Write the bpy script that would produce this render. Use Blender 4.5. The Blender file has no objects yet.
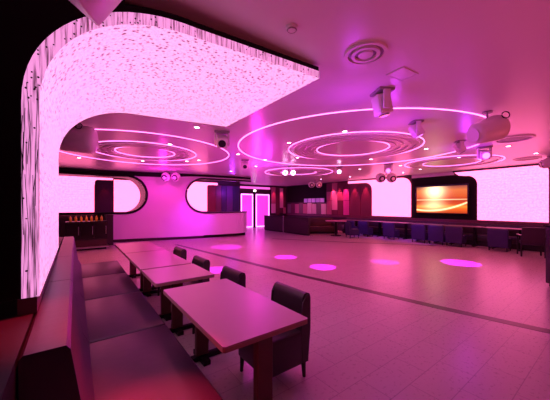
import bpy, bmesh, math, random
from mathutils import Vector, Matrix
random.seed(7)
PI = math.pi
scene = bpy.context.scene
COL = scene.collection

# ------------------------------------------------------------------ camera, world, exposure
TH = math.radians(36.73)
H_CAM = 1.6
cam_d = bpy.data.cameras.new('camera')
cam_d.sensor_width = 36.0
cam_d.lens = 268 / 550 * 36.0
cam_d.shift_y = 5.4 / 550
cam_d.clip_start = 0.02
cam_d.clip_end = 100
cam = bpy.data.objects.new('camera', cam_d)
cam.location = (0, 0, H_CAM)
cam.rotation_euler = (PI / 2, 0, -TH)
COL.objects.link(cam)
scene.camera = cam

world = bpy.data.worlds.new('world')
scene.world = world
world.use_nodes = True
world.node_tree.nodes['Background'].inputs[0].default_value = (0.02, 0.004, 0.012, 1)
world.node_tree.nodes['Background'].inputs[1].default_value = 0.3

scene.view_settings.view_transform = 'Standard'
scene.view_settings.look = 'None'
scene.view_settings.exposure = 0.0
scene.view_settings.gamma = 1.0
scene.view_settings.use_curve_mapping = False

PANEL_RGB = (3.6, 0.52, 1.25)        # light of the glowing panels
LED_RGB = (4.5, 0.75, 3.0)            # light of the ring strips
DOWN_RGB = (1.0, 0.09, 0.16)         # rosy light of the recessed downlights
DOWN_W = 40.0
VIOLET = (0.55, 0.03, 1.0)
MAGENTA = (1.0, 0.03, 0.75)

def lamp(name, kind, loc, rgb, watts, aim=None, size=None, blend=0.5, radius=0.05, parent=None):
    d = bpy.data.lights.new(name, kind)
    d.color = rgb
    d.energy = watts
    d.shadow_soft_size = radius
    if kind == 'SPOT':
        d.spot_size = size
        d.spot_blend = blend
    o = bpy.data.objects.new(name, d)
    o.location = loc
    if aim is not None:
        v = Vector(aim) - Vector(loc)
        o.rotation_euler = v.to_track_quat('-Z', 'Y').to_euler()
    COL.objects.link(o)
    return o

ZC = 3.1       # ceiling height
WR = 13.4      # right wall
YB = 16.5      # far wall with the doors
YBAR = 14.8    # wall behind the bar

# ------------------------------------------------------------------ mesh helpers
class MB:
    def __init__(self):
        self.bm = bmesh.new()
        self.uv = None
    def box(self, x0, x1, y0, y1, z0, z1):
        vs = [self.bm.verts.new((x, y, z)) for z in (z0, z1) for y in (y0, y1) for x in (x0, x1)]
        for f in ((0, 2, 3, 1), (4, 5, 7, 6), (0, 1, 5, 4), (2, 6, 7, 3), (0, 4, 6, 2), (1, 3, 7, 5)):
            self.bm.faces.new([vs[i] for i in f])
        return self
    def rbox(self, x0, x1, y0, y1, z0, z1, r=0.02, seg=3):
        n = len(self.bm.verts)
        self.bm.verts.ensure_lookup_table()
        self.box(x0, x1, y0, y1, z0, z1)
        self.bm.verts.ensure_lookup_table()
        new = set(list(self.bm.verts)[n:])
        es = [e for e in self.bm.edges if e.verts[0] in new and e.verts[1] in new]
        bmesh.ops.bevel(self.bm, geom=es, offset=r, segments=seg, profile=0.5, affect='EDGES')
        return self
    def prism(self, pts, a0, a1, axis='y'):
        """outline pts (two coordinates) swept along an axis"""
        def P(p, a):
            return {'y': (p[0], a, p[1]), 'x': (a, p[0], p[1]), 'z': (p[0], p[1], a)}[axis]
        A = [self.bm.verts.new(P(p, a0)) for p in pts]
        B = [self.bm.verts.new(P(p, a1)) for p in pts]
        n = len(pts)
        self.bm.faces.new(A)
        self.bm.faces.new(B[::-1])
        for i in range(n):
            self.bm.faces.new([A[i], B[i], B[(i + 1) % n], A[(i + 1) % n]])
        return self
    def tube(self, path, r, seg=8, closed=False):
        path = [Vector(p) for p in path]
        rings = []
        n = len(path)
        for i, p in enumerate(path):
            if closed:
                t = path[(i + 1) % n] - path[i - 1]
            else:
                t = path[min(i + 1, n - 1)] - path[max(i - 1, 0)]
            t.normalize()
            up = Vector((0, 0, 1)) if abs(t.z) < 0.95 else Vector((1, 0, 0))
            a = t.cross(up).normalized()
            b = a.cross(t).normalized()
            rr = r[i] if isinstance(r, (list, tuple)) else r
            rings.append([self.bm.verts.new(p + a * rr * math.cos(2 * PI * k / seg) + b * rr * math.sin(2 * PI * k / seg)) for k in range(seg)])
        m = n if closed else n - 1
        for i in range(m):
            A, B = rings[i], rings[(i + 1) % n]
            for k in range(seg):
                self.bm.faces.new([A[k], A[(k + 1) % seg], B[(k + 1) % seg], B[k]])
        if not closed:
            self.bm.faces.new(rings[0][::-1])
            self.bm.faces.new(rings[-1])
        return self
    def lathe(self, prof, seg=24, mat=None):
        """prof: list of (radius, z) about local z; mat: Matrix"""
        mat = mat or Matrix()
        rings = []
        for r, z in prof:
            if r < 1e-5:
                rings.append([self.bm.verts.new(mat @ Vector((0, 0, z)))])
            else:
                rings.append([self.bm.verts.new(mat @ Vector((r * math.cos(2 * PI * k / seg), r * math.sin(2 * PI * k / seg), z))) for k in range(seg)])
        for A, B in zip(rings, rings[1:]):
            for k in range(seg):
                k2 = (k + 1) % seg
                if len(A) == 1 and len(B) == 1:
                    continue
                if len(A) == 1:
                    self.bm.faces.new([A[0], B[k], B[k2]])
                elif len(B) == 1:
                    self.bm.faces.new([A[k], B[0], A[k2]])
                else:
                    self.bm.faces.new([A[k], B[k], B[k2], A[k2]])
        return self
    def sphere(self, c, r, seg=16):
        prof = [(r * math.sin(PI * i / 10), -r * math.cos(PI * i / 10)) for i in range(11)]
        prof[0] = (0, -r); prof[-1] = (0, r)
        return self.lathe(prof, seg, Matrix.Translation(c))
    def move(self, M):
        self.bm.transform(M)
        return self
    def mesh(self, name, mat, smooth=None):
        bmesh.ops.recalc_face_normals(self.bm, faces=self.bm.faces[:])
        me = bpy.data.meshes.new(name)
        self.bm.to_mesh(me)
        self.bm.free()
        me.materials.append(mat)
        if smooth:
            for p in me.polygons:
                p.use_smooth = True
            try:
                me.set_sharp_from_angle(angle=math.radians(smooth))
            except Exception:
                pass
        return me
    def build(self, name, mat, parent=None, loc=(0, 0, 0), smooth=35):
        o = bpy.data.objects.new(name, self.mesh(name, mat, smooth))
        o.location = loc
        COL.objects.link(o)
        if parent is not None:
            o.parent = parent
        return o

def thing(name, label, cat, loc=(0, 0, 0), rz=0, group=None, rot=None):
    o = bpy.data.objects.new(name, None)
    o.empty_display_size = 0.1
    o.location = loc
    o.rotation_euler = rot if rot else (0, 0, rz)
    COL.objects.link(o)
    return tag(o, label, cat, group)

def tag(o, label, cat, group=None):
    o['label'] = label
    o['category'] = cat
    if group:
        o['group'] = group
    return o

def structure(o):
    o['kind'] = 'structure'
    return o

def copy_tree(o, loc=None, label=None, rz=None, group=None):
    c = o.copy()
    COL.objects.link(c)
    for ch in list(o.children):
        d = ch.copy()
        COL.objects.link(d)
        d.parent = c
        for g in list(ch.children):
            e = g.copy()
            COL.objects.link(e)
            e.parent = d
    if loc is not None:
        c.location = loc
    if rz is not None:
        c.rotation_euler = (0, 0, rz)
    if label:
        c['label'] = label
    if group:
        c['group'] = group
    return c

# ------------------------------------------------------------------ materials
def nt(m):
    return m.node_tree.nodes, m.node_tree.links

def mat(name, rgb, rough=0.5, metal=0.0, spec=0.5, emit=None, estr=1.0, noise=0.0, nscale=8.0, bump=0.0, coat=0.0):
    m = bpy.data.materials.new(name)
    m.use_nodes = True
    N, L = nt(m)
    b = N['Principled BSDF']
    b.inputs['Base Color'].default_value = (*rgb, 1)
    b.inputs['Roughness'].default_value = rough
    b.inputs['Metallic'].default_value = metal
    b.inputs['Specular IOR Level'].default_value = spec
    b.inputs['Coat Weight'].default_value = coat
    if emit:
        b.inputs['Emission Color'].default_value = (*emit, 1)
        b.inputs['Emission Strength'].default_value = estr
    if noise or bump:
        tc = N.new('ShaderNodeTexCoord')
        nz = N.new('ShaderNodeTexNoise')
        nz.inputs['Scale'].default_value = nscale
        nz.inputs['Detail'].default_value = 4
        L.new(tc.outputs['Object'], nz.inputs['Vector'])
        if noise:
            mx = N.new('ShaderNodeMix')
            mx.data_type = 'RGBA'
            mx.inputs[6].default_value = (*[c * (1 - noise) for c in rgb], 1)
            mx.inputs[7].default_value = (*[min(1, c * (1 + noise)) for c in rgb], 1)
            L.new(nz.outputs['Fac'], mx.inputs[0])
            L.new(mx.outputs[2], b.inputs['Base Color'])
        if bump:
            bp = N.new('ShaderNodeBump')
            bp.inputs['Strength'].default_value = bump
            bp.inputs['Distance'].default_value = 0.01
            L.new(nz.outputs['Fac'], bp.inputs['Height'])
            L.new(bp.outputs['Normal'], b.inputs['Normal'])
    return m

M = {}
M['ceiling'] = mat('ceiling_paint', (0.86, 0.82, 0.82), 0.30, noise=0.02, nscale=1.2)
M['white_paint'] = mat('white_paint', (0.78, 0.74, 0.76), 0.45, noise=0.03, nscale=2)
M['dark_wall'] = mat('dark_wall_paint', (0.045, 0.018, 0.028), 0.55, noise=0.2, nscale=3)
M['black'] = mat('black_casing', (0.006, 0.004, 0.005), 0.6, spec=0.2)
M['black_gloss'] = mat('black_gloss', (0.012, 0.008, 0.01), 0.18)
M['trim'] = mat('dark_trim', (0.03, 0.012, 0.02), 0.35)
M['reveal'] = mat('dark_reveal', (0.009, 0.005, 0.007), 0.5)
M['led'] = mat('led_strip', (0.9, 0.9, 0.9), 0.4, emit=LED_RGB, estr=1.0)
M['bench'] = mat('plum_leather', (0.052, 0.025, 0.055), 0.38, noise=0.08, nscale=14, bump=0.12)
M['bench_base'] = mat('bench_plinth', (0.02, 0.01, 0.014), 0.5)
M['chair'] = mat('dark_leather', (0.05, 0.028, 0.042), 0.36, noise=0.1, nscale=20, bump=0.1)
M['chair_far'] = mat('violet_black_fabric', (0.03, 0.018, 0.095), 0.6, noise=0.1, nscale=20)
M['chair_leg'] = mat('black_wood', (0.012, 0.008, 0.009), 0.35)
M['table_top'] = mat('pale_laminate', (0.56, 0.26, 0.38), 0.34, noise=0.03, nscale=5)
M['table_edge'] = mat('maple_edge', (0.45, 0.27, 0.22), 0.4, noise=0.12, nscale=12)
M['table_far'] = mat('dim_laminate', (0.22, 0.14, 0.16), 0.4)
M['post'] = mat('reddish_wood', (0.13, 0.045, 0.035), 0.4, noise=0.25, nscale=9)
M['iron'] = mat('cast_iron', (0.015, 0.012, 0.013), 0.45, metal=0.6)
M['lamp_white'] = mat('lamp_housing', (0.88, 0.84, 0.82), 0.35)
M['lamp_grey'] = mat('lamp_housing_grey', (0.34, 0.29, 0.33), 0.4)
M['chrome'] = mat('chrome', (0.7, 0.68, 0.7), 0.18, metal=1)
M['lens'] = mat('dark_lens', (0.05, 0.03, 0.06), 0.08)
M['lens_lit'] = mat('lit_lens', (0.9, 0.9, 0.9), 0.2, emit=(9, 6, 9), estr=1)
M['lens_violet'] = mat('violet_lens', (0.5, 0.2, 0.7), 0.2, emit=(2.2, 0.5, 3.2), estr=1)
M['downlight'] = mat('downlight_glow', (0.9, 0.9, 0.9), 0.3, emit=(14, 7, 11), estr=1)
M['grille'] = mat('grille_grey', (0.36, 0.29, 0.31), 0.5)
M['grille_ring'] = mat('grille_ring', (0.86, 0.8, 0.8), 0.4)
M['cab_dark'] = mat('cabinet_black', (0.012, 0.008, 0.009), 0.3)
M['cab_red'] = mat('cabinet_wood', (0.07, 0.026, 0.022), 0.4, noise=0.2, nscale=7)
M['steel'] = mat('brushed_steel', (0.55, 0.5, 0.52), 0.3, metal=1)
M['amber'] = mat('amber_glass', (0.55, 0.18, 0.03), 0.1, emit=(0.5, 0.14, 0.03), estr=0.12)  # faint emission stands in for warm light on the bottles
M['clear'] = mat('pale_glass', (0.6, 0.5, 0.5), 0.08)
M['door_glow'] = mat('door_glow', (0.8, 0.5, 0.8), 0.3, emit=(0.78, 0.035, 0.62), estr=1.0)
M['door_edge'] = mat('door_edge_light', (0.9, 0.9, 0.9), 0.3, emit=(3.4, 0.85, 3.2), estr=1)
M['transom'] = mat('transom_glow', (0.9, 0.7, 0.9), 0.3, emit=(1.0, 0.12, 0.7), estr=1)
M['exit'] = mat('bright_lamp', (0.9, 0.9, 0.9), 0.3, emit=(8, 6.5, 6), estr=1)
M['violet_strip'] = mat('violet_display', (0.5, 0.3, 0.7), 0.3, emit=(0.11, 0.035, 0.16), estr=1)
M['blue_wall'] = mat('indigo_wall', (0.10, 0.05, 0.30), 0.4)

def panel_mat(name, dots, scale, grid=False, rgb=None, size=(.10, .24)):
    """glowing white fabric / crystal panel: small dark specks as surface pattern"""
    m = bpy.data.materials.new(name)
    m.use_nodes = True
    N, L = nt(m)
    b = N['Principled BSDF']
    b.inputs['Base Color'].default_value = (0.85, 0.8, 0.85, 1)
    b.inputs['Roughness'].default_value = 0.4
    tc = N.new('ShaderNodeTexCoord')
    v = N.new('ShaderNodeTexVoronoi')
    v.inputs['Scale'].default_value = scale
    v.inputs['Randomness'].default_value = 0.75
    mp = N.new('ShaderNodeMapping')
    mp.inputs['Scale'].default_value = (1, 1.25, 1)
    L.new(tc.outputs['UV'], mp.inputs['Vector'])
    L.new(mp.outputs['Vector'], v.inputs['Vector'])
    r = N.new('ShaderNodeMapRange')
    r.inputs['From Min'].default_value = size[0]
    r.inputs['From Max'].default_value = size[1]
    r.inputs['To Min'].default_value = 1 - dots
    r.inputs['To Max'].default_value = 1.0
    L.new(v.outputs['Distance'], r.inputs['Value'])
    nz = N.new('ShaderNodeTexNoise')
    nz.inputs['Scale'].default_value = scale * 1.8
    nz.inputs['Detail'].default_value = 5
    L.new(tc.outputs['UV'], nz.inputs['Vector'])
    r2 = N.new('ShaderNodeMapRange')
    r2.inputs['From Min'].default_value = 0.35
    r2.inputs['From Max'].default_value = 0.62
    r2.inputs['To Min'].default_value = 0.80
    r2.inputs['To Max'].default_value = 1.12
    L.new(nz.outputs['Fac'], r2.inputs['Value'])
    mul = N.new('ShaderNodeMath')
    mul.operation = 'MULTIPLY'
    L.new(r.outputs['Result'], mul.inputs[0])
    L.new(r2.outputs['Result'], mul.inputs[1])
    out = mul.outputs[0]
    if grid:
        br = N.new('ShaderNodeTexBrick')
        br.inputs['Color1'].default_value = (1, 1, 1, 1)
        br.inputs['Color2'].default_value = (0.95, 0.95, 0.95, 1)
        br.inputs['Mortar'].default_value = (0.80, 0.80, 0.80, 1)
        br.inputs['Scale'].default_value = 1
        br.inputs['Brick Width'].default_value = 0.22
        br.inputs['Row Height'].default_value = 0.11
        br.inputs['Mortar Size'].default_value = 0.008
        L.new(tc.outputs['UV'], br.inputs['Vector'])
        m2 = N.new('ShaderNodeMath')
        m2.operation = 'MULTIPLY'
        L.new(br.outputs['Color'], m2.inputs[0])
        L.new(out, m2.inputs[1])
        out = m2.outputs[0]
    b.inputs['Emission Color'].default_value = (*(rgb or PANEL_RGB), 1)
    L.new(out, b.inputs['Emission Strength'])
    return m

def edge_mat(name):
    """glowing edge hung with dark twig-like strings"""
    m = bpy.data.materials.new(name)
    m.use_nodes = True
    N, L = nt(m)
    b = N['Principled BSDF']
    b.inputs['Base Color'].default_value = (0.6, 0.4, 0.55, 1)
    b.inputs['Roughness'].default_value = 0.4
    tc = N.new('ShaderNodeTexCoord')
    mp = N.new('ShaderNodeMapping')
    mp.inputs['Scale'].default_value = (75, 75, 3.2)
    mp.inputs['Rotation'].default_value = (0, math.radians(4), 0)
    L.new(tc.outputs['Object'], mp.inputs['Vector'])
    nz = N.new('ShaderNodeTexNoise')
    nz.inputs['Scale'].default_value = 1.0
    nz.inputs['Detail'].default_value = 3
    nz.inputs['Roughness'].default_value = 0.6
    L.new(mp.outputs['Vector'], nz.inputs['Vector'])
    r = N.new('ShaderNodeMapRange')
    r.inputs['From Min'].default_value = 0.37
    r.inputs['From Max'].default_value = 0.53
    r.inputs['To Min'].default_value = 0.10
    r.inputs['To Max'].default_value = 1.0
    L.new(nz.outputs['Fac'], r.inputs['Value'])
    b.inputs['Emission Color'].default_value = (0.95, 0.32, 0.75, 1)
    L.new(r.outputs['Result'], b.inputs['Emission Strength'])
    return m

def floor_mat():
    m = bpy.data.materials.new('floor_tile')
    m.use_nodes = True
    N, L = nt(m)
    b = N['Principled BSDF']
    tc = N.new('ShaderNodeTexCoord')
    br = N.new('ShaderNodeTexBrick')
    br.offset = 0.5
    br.inputs['Scale'].default_value = 1
    br.inputs['Brick Width'].default_value = 0.60
    br.inputs['Row Height'].default_value = 0.30
    br.inputs['Mortar Size'].default_value = 0.004
    br.inputs['Color1'].default_value = (0.52, 0.46, 0.42, 1)
    br.inputs['Color2'].default_value = (0.49, 0.43, 0.395, 1)
    br.inputs['Mortar'].default_value = (0.34, 0.29, 0.28, 1)
    L.new(tc.outputs['Object'], br.inputs['Vector'])
    nz = N.new('ShaderNodeTexNoise')
    nz.inputs['Scale'].default_value = 30
    nz.inputs['Detail'].default_value = 6
    L.new(tc.outputs['Object'], nz.inputs['Vector'])
    mx = N.new('ShaderNodeMix')
    mx.data_type = 'RGBA'
    mx.blend_type = 'MULTIPLY'
    mx.inputs[0].default_value = 0.05
    L.new(br.outputs['Color'], mx.inputs[6])
    L.new(nz.outputs['Fac'], mx.inputs[7])
    L.new(mx.outputs[2], b.inputs['Base Color'])
    r = N.new('ShaderNodeMapRange')
    r.inputs['To Min'].default_value = 0.22
    r.inputs['To Max'].default_value = 0.36
    L.new(nz.outputs['Fac'], r.inputs['Value'])
    L.new(r.outputs['Result'], b.inputs['Roughness'])
    return m

def screen_mat():
    """sunset picture on the screen, in UV"""
    m = bpy.data.materials.new('screen_picture')
    m.use_nodes = True
    N, L = nt(m)
    b = N['Principled BSDF']
    b.inputs['Base Color'].default_value = (0.01, 0.01, 0.01, 1)
    b.inputs['Roughness'].default_value = 0.2
    tc = N.new('ShaderNodeTexCoord')
    sep = N.new('ShaderNodeSeparateXYZ')
    L.new(tc.outputs['UV'], sep.inputs[0])
    def math_(op, a, c=None):
        n = N.new('ShaderNodeMath')
        n.operation = op
        for i, q in enumerate((a, c)):
            if q is None:
                continue
            if isinstance(q, (int, float)):
                n.inputs[i].default_value = q
            else:
                L.new(q, n.inputs[i])
        return n.outputs[0]
    x, y = sep.outputs[0], sep.outputs[1]
    base = N.new('ShaderNodeValToRGB')
    e = base.color_ramp.elements
    e[0].position = 0.0; e[0].color = (0.6, 0.05, 0.01, 1)
    e[1].position = 1.0; e[1].color = (0.35, 0.08, 0.05, 1)
    for p, c in ((0.16, (1.1, 0.16, 0.015, 1)), (0.24, (1.3, 0.36, 0.04, 1)), (0.33, (0.8, 0.08, 0.01, 1)), (0.50, (0.6, 0.045, 0.01, 1)), (0.62, (0.85, 0.12, 0.015, 1)), (0.85, (0.9, 0.2, 0.04, 1))):
        k = e.new(p); k.color = c
    L.new(y, base.inputs[0])
    def blob(cx, cy, sx, sy):
        dx = math_('DIVIDE', math_('SUBTRACT', x, cx), sx)
        dy = math_('DIVIDE', math_('SUBTRACT', y, cy), sy)
        d2 = math_('ADD', math_('MULTIPLY', dx, dx), math_('MULTIPLY', dy, dy))
        return math_('POWER', 2.718, math_('MULTIPLY', d2, -1.0))
    sun = math_('ADD', blob(0.38, 0.84, 0.17, 0.30), math_('MULTIPLY', blob(0.36, 0.28, 0.20, 0.16), 0.45))
    # pale horizon and shore lines
    hor = math_('MULTIPLY', blob(0.5, 0.50, 0.7, 0.018), 0.45)
    xx = math_('SUBTRACT', x, 0.25)
    shore_y = math_('ADD', math_('MULTIPLY', math_('MULTIPLY', xx, xx), 0.55), 0.08)
    ds = math_('DIVIDE', math_('SUBTRACT', y, shore_y), 0.03)
    shore = math_('MULTIPLY', math_('POWER', 2.718, math_('MULTIPLY', math_('MULTIPLY', ds, ds), -1.0)), 0.6)
    tot = math_('ADD', sun, math_('ADD', hor, shore))
    add = N.new('ShaderNodeMix')
    add.data_type = 'RGBA'
    add.blend_type = 'ADD'
    add.clamp_factor = False
    add.inputs[7].default_value = (2.8, 2.1, 1.1, 1)
    L.new(tot, add.inputs[0])
    L.new(base.outputs[0], add.inputs[6])
    L.new(add.outputs[2], b.inputs['Emission Color'])
    b.inputs['Emission Strength'].default_value = 1.0
    return m

M['panel_near'] = panel_mat('crystal_panel', 0.97, 25, rgb=(1.0, .43, .80), size=(.22, .40))
M['panel_far'] = panel_mat('fabric_panel', 0.10, 9, True)
M['panel_edge'] = edge_mat('string_edge')
M['floor'] = floor_mat()
M['screen'] = screen_mat()

def uv_from(o, fn):
    me = o.data
    uv = me.uv_layers.new(name='UVMap')
    for lp in me.loops:
        uv.data[lp.index].uv = fn(me.vertices[lp.vertex_index].co)

# ------------------------------------------------------------------ room shell
X0, Y0 = -2.4, -3.0
structure(MB().box(X0, WR + .2, Y0, YB + .2, -.1, 0).build('floor', M['floor'], smooth=None))
structure(MB().box(X0, WR + .2, Y0, YB + .2, ZC, ZC + .1).build('ceiling', M['ceiling'], smooth=None))
structure(MB().box(X0 - .15, X0, Y0, YB, 0, ZC).build('wall_left', M['dark_wall'], smooth=None))
structure(MB().box(X0, WR, Y0 - .15, Y0, 0, ZC).build('wall_front', M['dark_wall'], smooth=None))
structure(MB().box(WR, WR + .15, Y0, YB, 0, ZC).build('wall_right', M['dark_wall'], smooth=None))
structure(MB().box(8.3, WR, YB, YB + .15, 0, ZC).build('wall_back', M['dark_wall'], smooth=None))
structure(MB().box(X0, 8.3, YBAR, YBAR + .15, 0, ZC).build('wall_bar', M['dark_wall'], smooth=None))
structure(MB().box(8.2, 8.3, YBAR + .15, YB, 0, ZC).build('wall_passage', M['blue_wall'], smooth=None))

# dark bands inlaid round the dance floor
def band(name, pts, w):
    m = MB()
    L_, R_ = [], []
    for i, p in enumerate(pts):
        a = Vector(pts[max(i - 1, 0)]); c = Vector(pts[min(i + 1, len(pts) - 1)])
        t = (c - a).normalized(); n = Vector((-t.y, t.x))
        L_.append(Vector(p) + n * w / 2); R_.append(Vector(p) - n * w / 2)
    lo = [m.bm.verts.new((*p, -.01)) for p in L_ + R_[::-1]]
    hi = [m.bm.verts.new((*p, .003)) for p in L_ + R_[::-1]]
    n = len(pts)
    for i in range(n - 1):
        j = 2 * n - 1 - i
        m.bm.faces.new([hi[i], hi[i + 1], hi[j - 1], hi[j]])
    k = 2 * n
    for i in range(k):
        m.bm.faces.new([hi[i], lo[i], lo[(i + 1) % k], hi[(i + 1) % k]])
    return structure(m.build(name, M['floor_band'], smooth=None))
M['floor_band'] = mat('dark_floor_band', (0.07, 0.045, 0.05), 0.35)
band('trim_1', [(3.30, 11.2), (3.55, 9.2), (3.83, 6.9), (4.13, 4.5), (4.28, 3.7), (4.58, 1.8), (4.83, .6), (5.1, -.6), (5.3, -1.6)], .16)
band('trim_2', [(7.6, 10.4), (8.34, 9.24), (9.5, 7.4), (10.8, 5.75), (11.75, 4.29), (12.4, 3.3)], .13)

# ------------------------------------------------------------------ bar front wall with two round-ended openings
PLAN = [(-2.4, 13.62), (1.24, 13.5), (2.4, 13.22), (3.5, 12.92), (4.4, 12.70), (5.3, 12.55), (6.0, 12.45), (6.6, 12.41), (7.6, 12.40)]
def yfront(x):
    for (xa, ya), (xb, yb) in zip(PLAN, PLAN[1:]):
        if x <= xb:
            t = (x - xa) / (xb - xa)
            return ya + (yb - ya) * t
    return PLAN[-1][1]
def ysm(x):
    return sum(yfront(x + d) for d in (-.5, -.3, -.1, .1, .3, .5)) / 6
ZLO, ZHI = 1.27, 2.90
ZM, RR = (ZLO + ZHI) / 2, (ZHI - ZLO) / 2
LX, RX = 2.60, 4.23           # right end of the left opening, left end of the right one
def half(x, end, sgn):
    d = (end - x) * sgn
    if d >= RR:
        return RR
    if d <= 0:
        return 0.0
    return math.sqrt(max(0, RR * RR - (RR - d) ** 2))
def frange(a, b, n, ease=False):
    return [a + (b - a) * (i / n) for i in range(n + 1)]
def ends(a, end, n=16):       # dense near the round end
    c = end - RR if a < end else end + RR
    arc = [c + (end - c) * math.sin(PI / 2 * i / n) for i in range(n + 1)]
    return arc
xs_l = frange(1.24, LX - RR, 4)[:-1] + ends(0, LX)
xs_c = frange(LX, RX, 8)
xs_r = ends(9, RX)[::-1] + frange(RX + RR, 7.6, 10)[1:]
def wall_strip(m, xs, lofn, hifn, thick):
    """front, back, top and underside between lofn and hifn along the bowed plan"""
    rows = []
    for x in xs:
        y = ysm(x); yb = y + thick
        rows.append([m.bm.verts.new(v) for v in ((x, y, lofn(x)), (x, y, hifn(x)), (x, yb, hifn(x)), (x, yb, lofn(x)))])
    for A, B in zip(rows, rows[1:]):
        for k in range(4):
            j = (k + 1) % 4
            try:
                m.bm.faces.new([A[k], B[k], B[j], A[j]])
            except ValueError:
                pass
    m.bm.faces.new(rows[0][::-1]); m.bm.faces.new(rows[-1])
TW = 0.55
m = MB()
wall_strip(m, xs_l, lambda x: 0, lambda x: ZM - half(x, LX, 1), TW)
wall_strip(m, frange(X0, 1.0, 4) + xs_l[0:], lambda x: ZM + half(x, LX, 1) if x > 1 else ZHI, lambda x: ZC, TW)
wall_strip(m, xs_c, lambda x: 0, lambda x: ZC, TW)
wall_strip(m, xs_r, lambda x: ZM + half(x, RX, -1), lambda x: ZC, TW)
wall_strip(m, ends(9, RX)[::-1], lambda x: 0, lambda x: ZM - half(x, RX, -1), TW)
bmesh.ops.remove_doubles(m.bm, verts=m.bm.verts[:], dist=1e-4)
structure(m.build('wall_counter', M['white_paint'], smooth=40))
# deep dark lining of the left opening
m = MB()
prof = [(X0, ZLO - .02)] + [(x, ZM - half(x, LX, 1)) for x in xs_l] + [(x, ZM + half(x, LX, 1)) for x in xs_l[::-1]] + [(X0, ZHI)]
A = [m.bm.verts.new((x, ysm(x) - .03, z)) for x, z in prof]
B = [m.bm.verts.new((x, YBAR, z)) for x, z in prof]
A2 = [m.bm.verts.new((x + (.04 if x > LX - RR else 0), ysm(x) - .03, z + (.045 if z > ZM else -.045))) for x, z in prof]
B2 = [m.bm.verts.new((x + (.04 if x > LX - RR else 0), YBAR, z + (.045 if z > ZM else -.045))) for x, z in prof]
for i in range(len(prof) - 1):
    m.bm.faces.new([A[i], A[i + 1], B[i + 1], B[i]])
    m.bm.faces.new([A2[i], A2[i + 1], A[i + 1], A[i]])
    m.bm.faces.new([A2[i], B2[i], B2[i + 1], A2[i + 1]])
structure(m.build('trim_3', M['reveal'], smooth=50))
# dark frame of the right opening
path = [(7.55, ysm(7.5) - .02, ZHI)] + [(x, ysm(x) - .02, ZM + half(x, RX, -1)) for x in xs_r[::-1]] + [(x, ysm(x) - .02, ZM - half(x, RX, -1)) for x in xs_r[1:18]]
structure(MB().tube(path, .045, 8).build('trim_4', M['trim'], smooth=50))
path = [(X0 + .1, ysm(-2) - .03, ZHI)] + [(x, ysm(x) - .03, ZM + half(x, LX, 1)) for x in xs_l] + [(x, ysm(x) - .03, ZM - half(x, LX, 1)) for x in xs_l[::-1][1:]] + [(X0 + .1, ysm(-2) - .03, ZLO)]
structure(MB().tube(path, .05, 8).build('trim_14', M['black'], smooth=50))
# dark line where the bar front meets the ceiling
m = MB()
wall_strip(m, frange(X0, 7.6, 24), lambda x: ZC - (.20 if x < 3.5 else .20 - .10 * min(1, x - 3.5)), lambda x: ZC - .001, .02)
m.move(Matrix.Translation((0, -.025, 0)))
structure(m.build('trim_5', M['black'], smooth=None))
m = MB()
wall_strip(m, frange(1.24, RX + RR, 14), lambda x: 0, lambda x: .12, .03)
m.move(Matrix.Translation((0, -.03, 0)))
structure(m.build('baseboard_bar', M['trim'], smooth=None))

# bar counter at the right, with a rounded end
cp = [(x, ysm(x)) for x in frange(RX + RR, 6.7, 12)] + [(7.1, 12.44), (7.35, 12.55), (7.52, 12.72), (7.6, 12.95), (7.6, 13.3)]
def counter_outline(off, back):
    out = []
    for i, p in enumerate(cp):
        a = Vector(cp[max(i - 1, 0)]); c = Vector(cp[min(i + 1, len(cp) - 1)])
        t = (c - a).normalized(); n = Vector((t.y, -t.x))
        q = Vector(p) + n * off
        out.append((q.x, q.y))
    return out + [(cp[-1][0] + (off if off > 0 else 0), back), (cp[0][0], back)]
bar = thing('bar_counter', 'long curved bar counter with rounded end and dark top, in front of the glowing door', 'bar counter', (0, 0, 0))
MB().prism(counter_outline(0, 13.35), .14, ZLO - .05, 'z').build('front_panel', M['white_paint'], bar, smooth=30)
MB().prism(counter_outline(.06, 13.4), ZLO - .05, ZLO, 'z').build('counter_top', M['trim'], bar, smooth=30)
MB().prism(counter_outline(-.05, 13.3), 0, .14, 'z').build('toe_kick', M['black'], bar, smooth=30)
for i in range(14):
    k = 6.0 + i * .11
    y = ysm(min(k, 6.7)) if k < 6.7 else 12.40 + max(0, k - 6.7) ** 2 * .22
    MB().box(k, k + .018, y - .012, y + .02, .16, ZLO - .06).build('rib', M['white_paint'], bar)

# glowing panels behind the bar
def wall_panel_y(name, pts, y0, y1, material, label, cat, group=None):
    o = MB().prism(pts, y0, y1, 'y').build(name, material, smooth=None)
    uv_from(o, lambda c: (c.x, c.z))
    return tag(o, label, cat, group)
def rounded(x0, x1, z0, z1, r, corners='all', n=6):
    out = []
    for key, cx, cz, a0 in (('bl', x0 + r, z0 + r, PI), ('br', x1 - r, z0 + r, 1.5 * PI), ('tr', x1 - r, z1 - r, 0), ('tl', x0 + r, z1 - r, PI / 2)):
        if corners == 'all' or key in corners:
            out += [(cx + r * math.cos(a0 + PI / 2 * i / n), cz + r * math.sin(a0 + PI / 2 * i / n)) for i in range(n + 1)]
        else:
            out.append({'bl': (x0, z0), 'br': (x1, z0), 'tr': (x1, z1), 'tl': (x0, z1)}[key])
    return out
wall_panel_y('lightbox', [(-2.2, 1.2), (.70, 1.2), (.70, 2.5), (.74, 2.68), (.88, 2.78), (1.44, 2.80), (1.44, 2.88), (-2.2, 2.88)], YBAR - .08, YBAR - .002, M['panel_far'], 'glowing white wall panel at the far left behind the bar', 'lightbox', 'glowing panels behind the bar')
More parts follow.
